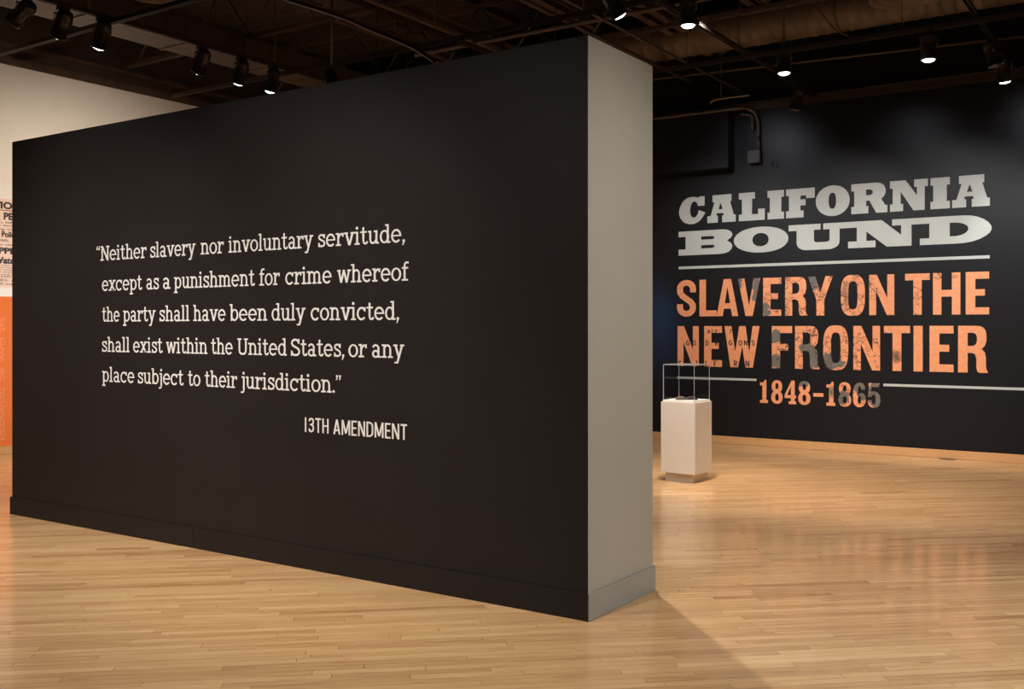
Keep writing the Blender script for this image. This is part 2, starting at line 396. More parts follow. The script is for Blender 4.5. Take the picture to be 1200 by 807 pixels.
# --- light slab serif, x-height 1
W, T = 0.165, 0.125
def st(x, y0, y1): return rect(x - W / 2, y0, x + W / 2, y1)
def sb(x0, x1, y): return rect(x0, y, x1, y + T)
def ring(cx, cy, rx, ry): return [ell(cx, cy, rx + W / 2, ry + T / 2), ell(cx, cy, rx - W / 2, ry - T / 2)]
def arch(x0, x1):
    c = (x0 + x1) / 2; r = (x1 - x0) / 2
    return rib([(c - r * math.cos(math.radians(a)), 0.62 + 0.31 * math.sin(math.radians(a))) for a in range(20, 181, 16)], 0.145)
def slab_glyph(ch):
    g = []; H = 1 - T; AH = 1.40; top = AH - T
    if ch == 'i': g = [st(.22, 0, 1), sb(0, .22, H), sb(0, .44, 0), [ell(.2, 1.27, .11, .12, n=12)]]; a = .50
    elif ch == 'l': g = [st(.22, 0, AH), sb(0, .22, top), sb(0, .44, 0)]; a = .50
    elif ch == 'j': g = [st(.26, -.14, 1), sb(.03, .26, H), rib([(.26, -.13), (.24, -.25), (.15, -.32), (-.04, -.32)], .13), [ell(.24, 1.27, .11, .12, n=12)]]; a = .46
    elif ch == 'n': g = [st(.22, 0, 1), sb(0, .22, H), sb(0, .43, 0), arch(.22, .74), st(.74, 0, .62), sb(.54, .96, 0)]; a = 1.0
    elif ch == 'h': g = [st(.22, 0, AH), sb(0, .22, top), sb(0, .43, 0), arch(.22, .74), st(.74, 0, .62), sb(.54, .96, 0)]; a = 1.0
    elif ch == 'm': g = [st(.22, 0, 1), sb(0, .22, H), sb(0, .42, 0), arch(.22, .70), st(.70, 0, .62), sb(.52, .89, 0), arch(.70, 1.18), st(1.18, 0, .62), sb(.99, 1.4, 0)]; a = 1.45
    elif ch == 'u': g = [st(.20, .35, 1), sb(0, .20, H), rib([(.20, .37), (.23, .18), (.34, .07), (.48, .07), (.62, .16), (.70, .30)], .14), st(.72, 0, 1), sb(.50, .72, H), sb(.72, .94, 0)]; a = .98
    elif ch == 'o': g = [ring(.44, .49, .345, .435)]; a = .92
    elif ch == 'e': g = [rib(ell(.44, .49, .345, .435, 0, 318, 22), .15), rect(.12, .45, .86, .56)]; a = .91
    elif ch == 'c': g = [rib(ell(.44, .49, .345, .435, 38, 320, 20), .15), rect(.66, .66, .80, .97)]; a = .88
    elif ch == 'a': g = [rib([(.13, .76), (.20, .88), (.36, .94), (.52, .89), (.60, .76)], .14), st(.61, 0, .80), sb(.61, .86, 0), [ell(.36, .28, .31, .30), ell(.37, .28, .16, .165)]]; a = .90
    elif ch == 's': g = [rib([(.60, .76), (.52, .89), (.36, .94), (.19, .88), (.14, .73), (.24, .60), (.42, .51), (.59, .40), (.64, .24), (.55, .10), (.37, .06), (.20, .12), (.12, .26)], .14, True), rect(.56, .68, .68, 1.0), rect(.07, .0, .19, .33)]; a = .76
    elif ch == 'r': g = [st(.22, 0, 1), sb(0, .22, H), sb(0, .47, 0), rib([(.24, .60), (.33, .80), (.46, .91), (.60, .91)], .14), rect(.56, .70, .71, .98)]; a = .74
    elif ch == 't': g = [st(.26, .28, 1.30), rect(0, H, .56, 1), rib([(.26, .30), (.29, .14), (.40, .06), (.54, .09), (.60, .22)], .14)]; a = .66
    elif ch == 'f': g = [st(.24, 0, 1.15), rect(0, H, .54, 1), sb(0, .52, 0), rib([(.24, 1.13), (.27, 1.26), (.38, 1.34), (.58, 1.31)], .14)]; a = .60
    elif ch == 'v': g = [dia(.17, 1, .47, 0, .18), dia(.77, 1, .47, 0, .18), sb(0, .36, H), sb(.58, .94, H)]; a = .94
    elif ch == 'w': g = [dia(.15, 1, .38, 0, .17), dia(.62, 1, .38, 0, .16), dia(.62, 1, .88, 0, .17), dia(1.12, 1, .88, 0, .16), sb(0, .33, H), sb(.94, 1.28, H)]; a = 1.28
    elif ch == 'x': g = [dia(.17, 1, .74, 0, .19), dia(.74, 1, .17, 0, .19), sb(0, .37, H), sb(.55, .91, H), sb(0, .36, 0), sb(.55, .93, 0)]; a = .94
    elif ch == 'y': g = [dia(.17, 1, .48, .02, .18), dia(.77, 1, .34, -.36, .17), sb(0, .36, H), sb(.58, .94, H), rect(.10, -.40, .40, -.28)]; a = .93
    elif ch == 'p': g = [st(.22, -.40, 1), sb(0, .22, H), sb(0, .44, -.40), ring(.50, .49, .30, .435)]; a = .95
    elif ch == 'b': g = [st(.20, 0, AH), sb(0, .20, top), ring(.49, .49, .30, .435)]; a = .93
    elif ch == 'd': g = [st(.70, 0, AH), sb(.48, .70, top), sb(.70, .92, 0), ring(.42, .49, .31, .435)]; a = .96
    elif ch == 'N': g = [st(.24, 0, 1.36), st(.98, 0, 1.36), dia(.24, 1.36, .98, 0, .21), sb(.02, .30, 1.36 - T), sb(.02, .46, 0), sb(.76, 1.2, 1.36 - T)]; a = 1.22
    elif ch == 'U': g = [st(.24, .40, 1.36), st(.94, .40, 1.36), rib([(.24, .42), (.27, .22), (.40, .09), (.59, .06), (.78, .09), (.91, .22), (.94, .42)], .155), sb(.02, .46, 1.36 - T), sb(.72, 1.16, 1.36 - T)]; a = 1.20
    elif ch == 'S': g = [rib([(.84, 1.02), (.76, 1.20), (.52, 1.29), (.28, 1.22), (.17, 1.03), (.26, .84), (.50, .71), (.78, .57), (.90, .36), (.80, .14), (.53, .06), (.26, .14), (.15, .34)], .16, True), rect(.80, .96, .92, 1.35), rect(.08, .0, .20, .42)]; a = 1.04
    elif ch == ',': g = [[[(.06, .19), (.25, .19), (.25, .05), (.12, -.23), (.03, -.23), (.10, .0), (.06, .0)]]]; a = .36
    elif ch == '.': g = [[ell(.15, .10, .11, .11, n=12)]]; a = .34
    elif ch == '\u201c': g = [[[(x + .03, 1.02), (x + .20, 1.02), (x + .20, 1.16), (x + .15, 1.16), (x + .22, 1.38), (x + .13, 1.38), (x + .03, 1.14)]] for x in (0, .27)]; a = .56
    elif ch == '\u201d': g = [[[(x + .03, 1.38), (x + .20, 1.38), (x + .20, 1.26), (x + .10, 1.0), (x + .01, 1.0), (x + .08, 1.22), (x + .03, 1.22)]] for x in (0, .27)]; a = .56
    else: a = .45
    return g, a
def gothic(ch):                                    # bold condensed sans, unit box
    if ch == 'E': return [[[(0, 0), (1, 0), (1, .165), (.41, .165), (.41, .44), (.82, .44), (.82, .59), (.41, .59), (.41, .835), (1, .835), (1, 1), (0, 1)]]]
    if ch == 'F': return [[[(0, 0), (.41, 0), (.41, .42), (.80, .42), (.80, .58), (.41, .58), (.41, .835), (1, .835), (1, 1), (0, 1)]]]
    if ch == 'H': return [[[(0, 0), (.31, 0), (.31, .43), (.69, .43), (.69, 0), (1, 0), (1, 1), (.69, 1), (.69, .59), (.31, .59), (.31, 1), (0, 1)]]]
    if ch == 'L': return [[[(0, 0), (1, 0), (1, .16), (.38, .16), (.38, 1), (0, 1)]]]
    if ch == 'T': return [[[(.33, 0), (.67, 0), (.67, .84), (1, .84), (1, 1), (0, 1), (0, .84), (.33, .84)]]]
    if ch == 'I': return [[[(0, 0), (1, 0), (1, 1), (0, 1)]]]
    if ch == 'N': return [[[(0, 0), (.28, 0), (.28, .60), (.70, 0), (1, 0), (1, 1), (.72, 1), (.72, .42), (.30, 1), (0, 1)]]]
    if ch == 'W': return [[[(0, 1), (.2, 1), (.31, .38), (.42, 1), (.60, 1), (.705, .36), (.80, 1), (1, 1), (.81, 0), (.60, 0), (.505, .50), (.385, 0), (.17, 0)]]]
    if ch == 'M': return [[[(0, 0), (.23, 0), (.23, .62), (.43, .06), (.57, .06), (.77, .62), (.77, 0), (1, 0), (1, 1), (.75, 1), (.5, .42), (.25, 1), (0, 1)]]]
    if ch == 'A': return [[[(0, 0), (.28, 0), (.34, .2), (.66, .2), (.72, 0), (1, 0), (.67, 1), (.33, 1)], [(.38, .35), (.62, .35), (.5, .80)]]]
    if ch == 'V': return [[[(0, 1), (.29, 1), (.5, .28), (.71, 1), (1, 1), (.66, 0), (.34, 0)]]]
    if ch == 'Y': return [[[(0, 1), (.29, 1), (.5, .60), (.71, 1), (1, 1), (.66, .40), (.66, 0), (.34, 0), (.34, .40)]]]
    if ch == 'O': return [[ell(.5, .5, .5, .515, n=36, p=2.9), ell(.5, .5, .19, .35, n=28, p=3.4)]]
    if ch == 'D': return [[[(0, 0)] + [(x, y) for x, y in ell(.5, .5, .5, .5, -90, 90, 18, 2.8)] + [(0, 1)], [(.3, .15)] + ell(.45, .5, .25, .35, -90, 90, 12, 2.6) + [(.3, .85)]]]
    if ch == 'R': return [[[(0, 0), (.32, 0), (.32, .42), (.48, .42), (.57, .39), (.61, .30), (.61, .11), (.64, .03), (.71, 0), (1, 0), (1, .03), (.95, .07), (.93, .14), (.93, .33), (.90, .43), (.79, .505), (.90, .58), (.95, .68), (.95, .80), (.92, .90), (.85, .96), (.76, .99), (.62, 1), (0, 1)],
                           [(.32, .57), (.50, .57), (.59, .60), (.63, .67), (.63, .76), (.60, .82), (.52, .85), (.32, .85)]]]
    if ch == 'S':
        c = [(.42, .66), (.42, .76)] + ell(.25, .76, .17, .168, 15, 165, 10) + [(.08, .74), (.085, .66), (.14, .57), (.25, .48), (.36, .40), (.415, .31), (.42, .24)] + [(x, y) for x, y in ell(.25, .24, .17, .168, -15, -165, 10)] + [(.08, .24), (.08, .34)]
        return [[[(x / .5, y) for x, y in lp] for lp in rib(c, .158)]]
    if ch == '1': return [[[(.30, 0), (.70, 0), (.70, 1), (.30, 1)]]]
    if ch == '3': return [[[(x / .5, y) for x, y in lp] for lp in rib([(.08, .74), (.09, .83), (.16, .91), (.26, .93), (.37, .89), (.42, .78), (.41, .66), (.35, .57), (.22, .53), (.35, .49), (.42, .38), (.43, .25), (.37, .12), (.26, .07), (.15, .10), (.08, .18), (.07, .28)], .14)]]
HS = {   # heavy slab, unit box
 'C': [[(.97, 1), (.77, 1), (.75, .96), (.60, .995), (.45, 1), (.33, .975), (.21, .91), (.11, .80), (.04, .66), (0, .50), (.01, .36), (.06, .23), (.14, .12), (.24, .05), (.36, .01), (.48, 0), (.60, .015), (.71, .06), (.81, .13), (.90, .24), (1, .40), (.75, .50), (.71, .36), (.64, .26), (.56, .235), (.48, .27), (.43, .38), (.42, .54), (.45, .70), (.50, .79), (.57, .83), (.65, .80), (.70, .72), (.72, .65), (.97, .65)]],
 'A': [[(0, 0), (.37, 0), (.37, .24), (.31, .27), (.34, .34), (.55, .34), (.58, .27), (.52, .24), (.52, 0), (1, 0), (1, .25), (.93, .26), (.80, .74), (.85, .75), (.85, 1), (.18, 1), (.18, .75), (.25, .74), (.115, .25), (0, .25)], [(.39, .48), (.54, .48), (.465, .72)]],
 'L': [[(0, 0), (1, 0), (1, .40), (.74, .40), (.74, .22), (.51, .22), (.51, .77), (.62, .77), (.62, 1), (0, 1), (0, .77), (.12, .77), (.12, .23), (0, .23)]],
 'I': [[(0, 0), (1, 0), (1, .24), (.84, .24), (.84, .76), (1, .76), (1, 1), (0, 1), (0, .76), (.14, .76), (.14, .24), (0, .24)]],
 'F': [[(0, 0), (.61, 0), (.61, .24), (.50, .24), (.50, .41), (.68, .41), (.68, .62), (.50, .62), (.50, .75), (.70, .75), (.70, .65), (1, .65), (1, 1), (0, 1), (0, .77), (.10, .77), (.10, .24), (0, .24)]],
 'O': [ell(.5, .5, .5, .52, n=44, p=2.05), ell(.49, .5, .11, .27, n=30, p=2.5)],
 'R': [[(0, 0), (.47, 0), (.47, .24), (.41, .24), (.41, .42), (.50, .42), (.69, 0), (1, 0), (1, .24), (.94, .24), (.83, .46), (.91, .54), (.95, .66), (.95, .78), (.91, .89), (.82, .97), (.70, 1), (0, 1), (0, .76), (.08, .76), (.08, .24), (0, .24)], [(.41, .60), (.52, .60), (.58, .63), (.60, .69), (.58, .76), (.52, .79), (.41, .79)]],
 'N': [[(0, 0), (.345, 0), (.345, .24), (.28, .24), (.28, .64), (.62, 0), (.915, 0), (.915, .76), (1, .76), (1, 1), (.64, 1), (.64, .76), (.71, .76), (.71, .49), (.41, 1), (0, 1), (0, .76), (.07, .76), (.07, .24), (0, .24)]],
 'B': [[(0, 0), (.78, 0), (.87, .03), (.94, .09), (.985, .19), (1, .31), (.98, .42), (.90, .54), (.98, .66), (1, .77), (.985, .87), (.94, .94), (.88, .985), (.80, 1), (0, 1), (0, .77), (.13, .77), (.13, .25), (0, .25)], [(.42, .62), (.62, .62), (.655, .64), (.67, .685), (.655, .73), (.62, .75), (.42, .75)], [(.42, .26), (.62, .26), (.655, .28), (.67, .33), (.655, .37), (.62, .39), (.42, .39)]],
 'o': [ell(.5, .5, .5, .515, n=48, p=2.1), ell(.49, .5, .15, .265, n=30, p=2.1)],
 '1': [[(0, 0), (1, 0), (1, .13), (.8, .13), (.8, 1), (.6, 1), (.45, .90), (0, .88), (0, .76), (.3, .76), (.3, .13), (0, .13)]],
 '4': [[(.35, 0), (1, 0), (1, .12), (.88, .12), (.88, .25), (1, .25), (1, .38), (.88, .38), (.88, 1), (.6, 1), (0, .40), (0, .25), (.55, .25), (.55, .12), (.35, .12)], [(.22, .38), (.55, .38), (.55, .75)]],
 '6': [[(.5, -.01), (.68, .01), (.85, .07), (.97, .17), (1, .30), (.97, .45), (.84, .56), (.62, .58), (.38, .50), (.38, .70), (.42, .82), (.52, .86), (.62, .80), (.62, .72), (.93, .72), (.92, .86), (.80, .96), (.55, 1.01), (.28, .97), (.10, .86), (.02, .70), (0, .50), (0, .30), (.05, .14), (.16, .05), (.32, 0)], ell(.5, .29, .14, .17, n=20)],
 '5': [[(.08, 1), (.93, 1), (.88, .84), (.30, .84), (.28, .64), (.5, .67), (.8, .62), (.97, .48), (1, .3), (.95, .12), (.78, .02), (.5, -.01), (.2, .03), (.03, .14), (0, .30), (.3, .30), (.36, .16), (.5, .13), (.6, .18), (.64, .32), (.6, .48), (.5, .53), (.36, .5), (.28, .44), (.03, .44)]],
 '-': [[(0, .36), (1, .36), (1, .51), (0, .51)]],
}
h8 = [(.5, -.01), (.68, .0), (.84, .05), (.96, .14), (1, .27), (.95, .40), (.80, .51), (.92, .60), (.96, .74), (.90, .88), (.76, .97), (.5, 1.01)]
HS['8'] = [h8 + [(1 - x, y) for x, y in h8[-2:0:-1]], ell(.5, .75, .14, .135, n=20), ell(.5, .27, .16, .16, n=20)]

# --- title on the back wall; letter boxes measured as photo columns, rows as heights on the wall
VT = V1 - 0.0015
def title_letter(shape, x0, x1, z0, z1, mat, name='letter', label=None, absx=False):
    bm = bmesh.new(); uvl = bm.loops.layers.uv.new('UVMap')
    def mp(fx, fy, k):
        px = fx if absx else x0 + fx * (x1 - x0)
        return Vector((onv(px, HY, V1).x, VT - k, z0 + fy * (z1 - z0)))
    # subdivide nothing: edges stay straight on the wall
    poly_mesh(bm, [shape], mp, uvl)
    o = link(name, bm, mat, wall_back)
    if label: o['label'] = label
    return o
# orange vinyl printed with an old map
def map_mat():
    m = bpy.data.materials.new('map_vinyl'); m.use_nodes = True; nt = m.node_tree; N = nt.nodes.new; L = nt.links.new
    b = nt.nodes['Principled BSDF']; b.inputs['Roughness'].default_value = 0.5
    uv = N('ShaderNodeUVMap'); uv.uv_map = 'UVMap'
    nz = N('ShaderNodeTexNoise'); nz.inputs['Scale'].default_value = 12; nz.inputs['Detail'].default_value = 3; L(uv.outputs[0], nz.inputs['Vector'])
    sub = N('ShaderNodeVectorMath'); sub.operation = 'SUBTRACT'; L(nz.outputs['Color'], sub.inputs[0]); sub.inputs[1].default_value = (.5, .5, .5)
    scl = N('ShaderNodeVectorMath'); scl.operation = 'SCALE'; scl.inputs['Scale'].default_value = 0.17; L(sub.outputs[0], scl.inputs[0])
    add = N('ShaderNodeVectorMath'); add.operation = 'ADD'; L(uv.outputs[0], add.inputs[0]); L(scl.outputs[0], add.inputs[1])
    sep = N('ShaderNodeSeparateXYZ'); L(add.outputs[0], sep.inputs[0])
    def mth(op, a, b_=None, clampv=False):
        n = N('ShaderNodeMath'); n.operation = op; n.use_clamp = clampv
        for i, x in enumerate((a, b_)):
            if x is None: continue
            if isinstance(x, (int, float)): n.inputs[i].default_value = x
            else: L(x, n.inputs[i])
        return n.outputs[0]
    def blob(px, py, rw, rh, soft=6):           # soft ellipse around a photo column/row
        p = onv(px, py, V1); q = onv(px + rw, py, V1); rx = abs(q.x - p.x); rz = abs(onv(px, py + rh, V1).z - p.z)
        dx = mth('DIVIDE', mth('SUBTRACT', sep.outputs[0], p.x), rx); dz = mth('DIVIDE', mth('SUBTRACT', sep.outputs[1], p.z), rz)
        d = mth('ADD', mth('MULTIPLY', dx, dx), mth('MULTIPLY', dz, dz))
        return mth('MULTIPLY', mth('SUBTRACT', 1.0, d), soft, True)
    def union(L_):
        r = L_[0]
        for x in L_[1:]: r = mth('MAXIMUM', r, x)
        return r
    greys = union([blob(887, 340, 6, 18), blob(866, 330, 6, 9, 2), blob(897, 362, 5, 10), blob(952, 330, 8, 10), blob(910, 394, 7, 8), blob(910, 424, 8, 8, 2),
                   blob(952, 420, 9, 14), blob(946, 408, 10, 9), blob(976, 424, 14, 10), blob(940, 448, 9, 6, 2), blob(988, 466, 9, 9), blob(1010, 455, 9, 12), blob(1026, 463, 9, 16), blob(976, 458, 5, 8, 1)])
    soot = union([blob(1051, 418, 7, 10, 1.0), blob(990, 345, 5, 16, 0.8)])
    inkzone = union([blob(960, 345, 78, 34, 3), blob(970, 415, 70, 34, 3), blob(1030, 420, 26, 34, 3), blob(1078, 355, 12, 30, 2), blob(1105, 322, 28, 6, 3), blob(1000, 463, 30, 14, 3)])
    base = N('ShaderNodeTexNoise'); base.inputs['Scale'].default_value = 22; base.inputs['Detail'].default_value = 6; L(uv.outputs[0], base.inputs['Vector'])
    rp = N('ShaderNodeValToRGB'); rp.color_ramp.elements[0].position = .3; rp.color_ramp.elements[1].position = .7
    rp.color_ramp.elements[0].color = (0.70, 0.255, 0.11, 1); rp.color_ramp.elements[1].color = (0.80, 0.33, 0.155, 1); L(base.outputs['Fac'], rp.inputs['Fac'])
    m1 = N('ShaderNodeMix'); m1.data_type = 'RGBA'; L(greys, m1.inputs[0]); L(rp.outputs['Color'], m1.inputs[6]); m1.inputs[7].default_value = (0.145, 0.125, 0.105, 1)
    def contour(scale, lvl, wd, det=4):
        n = N('ShaderNodeTexNoise'); n.inputs['Scale'].default_value = scale; n.inputs['Detail'].default_value = det; n.inputs['Roughness'].default_value = .62
        L(uv.outputs[0], n.inputs['Vector'])
        return mth('LESS_THAN', mth('ABSOLUTE', mth('SUBTRACT', n.outputs['Fac'], lvl)), wd)
    vo = N('ShaderNodeTexVoronoi'); vo.feature = 'DISTANCE_TO_EDGE'; vo.inputs['Scale'].default_value = 2.6; L(add.outputs[0], vo.inputs['Vector'])
    ln = mth('MAXIMUM', contour(3.2, .50, .0065, 5), mth('MAXIMUM', contour(7, .60, .010), mth('LESS_THAN', vo.outputs['Distance'], .009)))
    ink = mth('MULTIPLY', ln, mth('GREATER_THAN', inkzone, .4))
    m2 = N('ShaderNodeMix'); m2.data_type = 'RGBA'; L(mth('MULTIPLY', ink, .88), m2.inputs[0]); L(m1.outputs[2], m2.inputs[6]); m2.inputs[7].default_value = (.04, .025, .02, 1)
    m3 = N('ShaderNodeMix'); m3.data_type = 'RGBA'; L(mth('MULTIPLY', soot, .85), m3.inputs[0]); L(m2.outputs[2], m3.inputs[6]); m3.inputs[7].default_value = (.05, .035, .03, 1)
    L(m3.outputs[2], b.inputs['Base Color']); return m
map_m = map_mat()
WL = 'white slab serif letter'
q1 = lambda x: 780 + x / 5.2045
q2 = lambda x: 980 + x / 5.2045
Z0, Z1 = 2.924, 3.290
for ch, a, b in (('C', q1(82), q1(243)), ('A', q1(255), q1(428)), ('L', q1(447), q1(605)), ('I', q1(622), q1(722)), ('F', q1(735), q1(910)), ('O', q1(916), q2(82)),
                 ('R', q2(92), q2(312)), ('N', q2(328), q2(559)), ('I', q2(575), q2(693)), ('A', q2(707), q2(937))):
    title_letter(HS[ch], a, b, Z0, Z1, vinyl_title)
Z0, Z1 = 2.507, 2.831
title_letter(HS['B'], 795.3, 858.3, Z0, Z1, vinyl_title); title_letter(HS['o'], 860, 923.9, Z0, Z1, vinyl_title)
Ush = [[(924.2, 1), (961.6, 1), (961.6, .77), (953.9, .77), (953.9, .36), (955, .31), (957.5, .29), (968, .29), (971, .31), (972.2, .37), (972.2, .77), (964.8, .77), (964.8, 1), (993.9, 1), (993.9, .77), (983.9, .77), (983.9, .30), (983.2, .19), (981, .10), (977.5, .04), (973, 0), (944, 0), (939.5, .03), (936, .10), (934.2, .19), (933.6, .28), (933.6, .77), (924.2, .77)]]
Nsh = [[(993.9, 1), (1033.2, 1), (1056, .42), (1056, .77), (1045.5, .77), (1045.5, 1), (1068.2, 1), (1068.2, 0), (1039.4, 0), (1015.3, .60), (1015.3, .25), (1026.1, .25), (1026.1, 0), (993.9, 0), (993.9, .25), (1004.1, .25), (1004.1, .77), (993.9, .77)]]
Dsh = [[(1068.2, 1), (1130, 1), (1138, .98), (1146, .92), (1153, .83), (1158.5, .71), (1161.8, .57), (1162.2, .46), (1160, .34), (1155, .23), (1148, .13), (1139, .05), (1129, .01), (1119, 0), (1078, 0), (1078, .24), (1089.1, .24), (1089.1, .77), (1068.2, .77)],
       [(1113, .27), (1120, .27), (1126, .30), (1131, .36), (1134, .44), (1135, .53), (1133.5, .62), (1130, .69), (1125, .74), (1118, .76), (1113, .76)]]
for sh in (Ush, Nsh, Dsh): title_letter(sh, 0, 0, Z0, Z1, vinyl_title, absx=True)
r3 = lambda x: 780 + x / 4.482
r4 = lambda x: 980 + x / 4.482
ON_L = 'orange letter printed with an old map'
Z0, Z1 = 1.682, 2.172
for ch, a, b in (('S', r3(60), r3(160)), ('L', r3(178), r3(268)), ('A', r3(268), r3(382)), ('V', r3(380), r3(497)), ('E', r3(512), r3(608)), ('R', r3(628), r3(745)), ('Y', r3(748), r3(878)),
                 ('O', r4(24), r4(151)), ('N', r4(173), r4(305)), ('T', r4(362), r4(492)), ('H', r4(508), r4(652)), ('E', r4(680), r4(803))):
    title_letter(gothic(ch)[0], a, b, Z0, Z1, map_m)
Z0, Z1 = 1.010, 1.551
for ch, a, b in (('N', 794.1, 819), ('E', 825.2, 846.2), ('W', 849, 890.2), ('F', r3(558), r3(665)), ('R', r3(680), r3(808)), ('O', r3(828), r3(960)),
                 ('N', r4(90), r4(230)), ('T', r4(250), r4(388)), ('I', r4(406), r4(454)), ('E', r4(490), r4(616)), ('R', r4(640), r4(797))):
    title_letter(gothic(ch)[0], a, b, Z0, Z1, map_m)
d7 = lambda x: 880 + x / 7.5
for ch, a, b in (('1', 80, 150), ('8', 178, 280), ('4', 297, 397), ('8', 415, 525), ('-', 548, 637), ('1', 663, 742), ('8', 768, 882), ('6', 898, 1010), ('5', 1027, 1137)):
    title_letter(HS[ch], d7(a), d7(b), 0.558, 0.856, map_m)
def rule(x0, x1, z, h):
    a = onv(x0, HY, V1).x; b = onv(x1, HY, V1).x
    bm = bmesh.new(); box(bm, (a, V1 - 0.0018, z - h / 2), (b, V1, z + h / 2)); link('rule_line', bm, vinyl_title, wall_back)
rule(795.4, 1159.7, 2.340, 0.036); rule(793.8, 886.5, 0.853, 0.030); rule(1035.3, 1330, 0.838, 0.030)
# place names of the old map, printed dark across the letters of the fourth line
def thin(ch):
    o = {'G': [rib(ell(.3, .5, .24, .42, 50, 345, 16), .17), rect(.3, .36, .6, .50)], 'O': [[ell(.3, .5, .32, .5, n=18), ell(.3, .5, .15, .33, n=18)]], 'L': [rect(0, 0, .18, 1), rect(0, 0, .5, .15)],
         'D': [[[(0, 0)] + ell(.25, .5, .33, .5, -90, 90, 10) + [(0, 1)], [(.17, .15)] + ell(.25, .5, .16, .35, -90, 90, 8) + [(.17, .85)]]], 'R': [rect(0, 0, .17, 1), rib([(.1, .92), (.42, .9), (.5, .72), (.42, .52), (.1, .5)], .15), dia(.5, 0, .25, .5, .18)],
         'E': [rect(0, 0, .17, 1), rect(0, 0, .5, .14), rect(0, .43, .42, .57), rect(0, .86, .5, 1)], 'I': [rect(.1, 0, .28, 1)], 'N': [rect(0, 0, .16, 1), rect(.44, 0, .6, 1), dia(.08, 1, .52, 0, .18)],
         'S': [rib([(.5, .78), (.3, .93), (.1, .8), (.12, .6), (.42, .42), (.5, .2), (.3, .07), (.05, .2)], .16, True)], 'C': [rib(ell(.3, .5, .24, .42, 50, 310, 16), .17)], 'A': [dia(0.08, 0, .28, 1, .17), dia(.52, 0, .32, 1, .17), rect(.14, .25, .45, .38)],
         'F': [rect(0, 0, .17, 1), rect(0, .43, .42, .57), rect(0, .86, .5, 1)], 'P': [rect(0, 0, .17, 1), rib([(.1, .92), (.42, .9), (.5, .7), (.42, .48), (.1, .45)], .15)], 'T': [rect(.2, 0, .38, 1), rect(0, .86, .58, 1)]}
    return o[ch]
def map_word(items, py, hpx, slant=0.0, name='map_name'):
    bm = bmesh.new()
    for ch, px in items:
        hz = hpx / F * 14.0; z = onv(px, py, V1).z - hz / 2; u = onv(px, HY, V1).x
        for k, g in enumerate(thin(ch)): poly_mesh(bm, [g], lambda x, y, e, k=k: Vector((u + (x - .25) * hz * 1.15 + slant * y * hz, V1 - 0.0022 - 0.0001 * k, z + y * hz)))
    link(name, bm, map_ink, wall_back)
q5 = lambda x: 785 + x / 10.09
map_word([(c, q5(x)) for c, x in zip('GOLDREGIONS', (210, 285, 365, 440, 550, 640, 715, 770, 830, 895, 982))], 380 + 218 / 10.09, 6.0)
map_word([(c, q5(x)) for c, x in zip('CALIFORN', (118, 230, 330, 430, 538, 660, 775, 915))], 380 + 462 / 10.09, 6.6)
map_word([(c, q5(x)) for c, x in zip('NIPT', (452, 497, 538, 710))], 380 + 85 / 10.09, 4.4, 0.3)

# --- quotation on the partition
VQ = PV0 - 0.001
def word_mesh(text, x0, x1, zb, xh, shapes, gap=0.0):
    """word fitted between two photo columns; zb baseline, xh height of one glyph unit"""
    u0 = onv(x0, HY, PV0).x; u1 = onv(x1, HY, PV0).x; pen = 0; items = []
    for ch in text:
        g, a = shapes(ch); items.append((g, pen)); pen += a + gap
    lo = min(p[0] + pe for g, pe in items for s in g for lp in s for p in lp); hi = max(p[0] + pe for g, pe in items for s in g for lp in s for p in lp)
    sx = (u1 - u0) / (hi - lo); bm = bmesh.new(); k = 0
    for g, pe in items:
        for s in g:
            k += 1
            poly_mesh(bm, [s], lambda x, y, e, pe=pe, k=k: Vector((u0 + (x + pe - lo) * sx - px_, VQ - py_ - (k % 5) * 0.00012, zb + y * xh)))
    return link('printed_word', bm, vinyl, part)
o7 = lambda x: 100 + x / 2.8825
XH = 0.0800
for zb, words in ((2.030, (('\u201cNeither', 38, 207), ('slavery', 220, 373), ('nor', 390, 468), ('involuntary', 484, 770), ('servitude,', 787, 1080))),
                  (1.802, (('except', 57, 193), ('as', 207, 249), ('a', 263, 288), ('punishment', 300, 574), ('for', 588, 657), ('crime', 676, 832), ('whereof', 851, 1093))),
                  (1.572, (('the', 57, 116), ('party', 128, 238), ('shall', 251, 352), ('have', 365, 474), ('been', 488, 615), ('duly', 630, 744), ('convicted,', 762, 1060))),
                  (1.346, (('shall', 57, 150), ('exist', 162, 262), ('within', 273, 413), ('the', 425, 498), ('United', 514, 681), ('States,', 695, 875), ('or', 889, 951), ('any', 969, 1078))),
                  (1.122, (('place', 57, 166), ('subject', 178, 333), ('to', 347, 389), ('their', 404, 513), ('jurisdiction.\u201d', 526, 864)))):
    for t, a, b in words: word_mesh(t, o7(a), o7(b), zb, XH, slab_glyph)
GW = {'1': .30, '3': .44, 'T': .44, 'H': .48, 'A': .54, 'M': .64, 'E': .40, 'N': .52, 'D': .50}
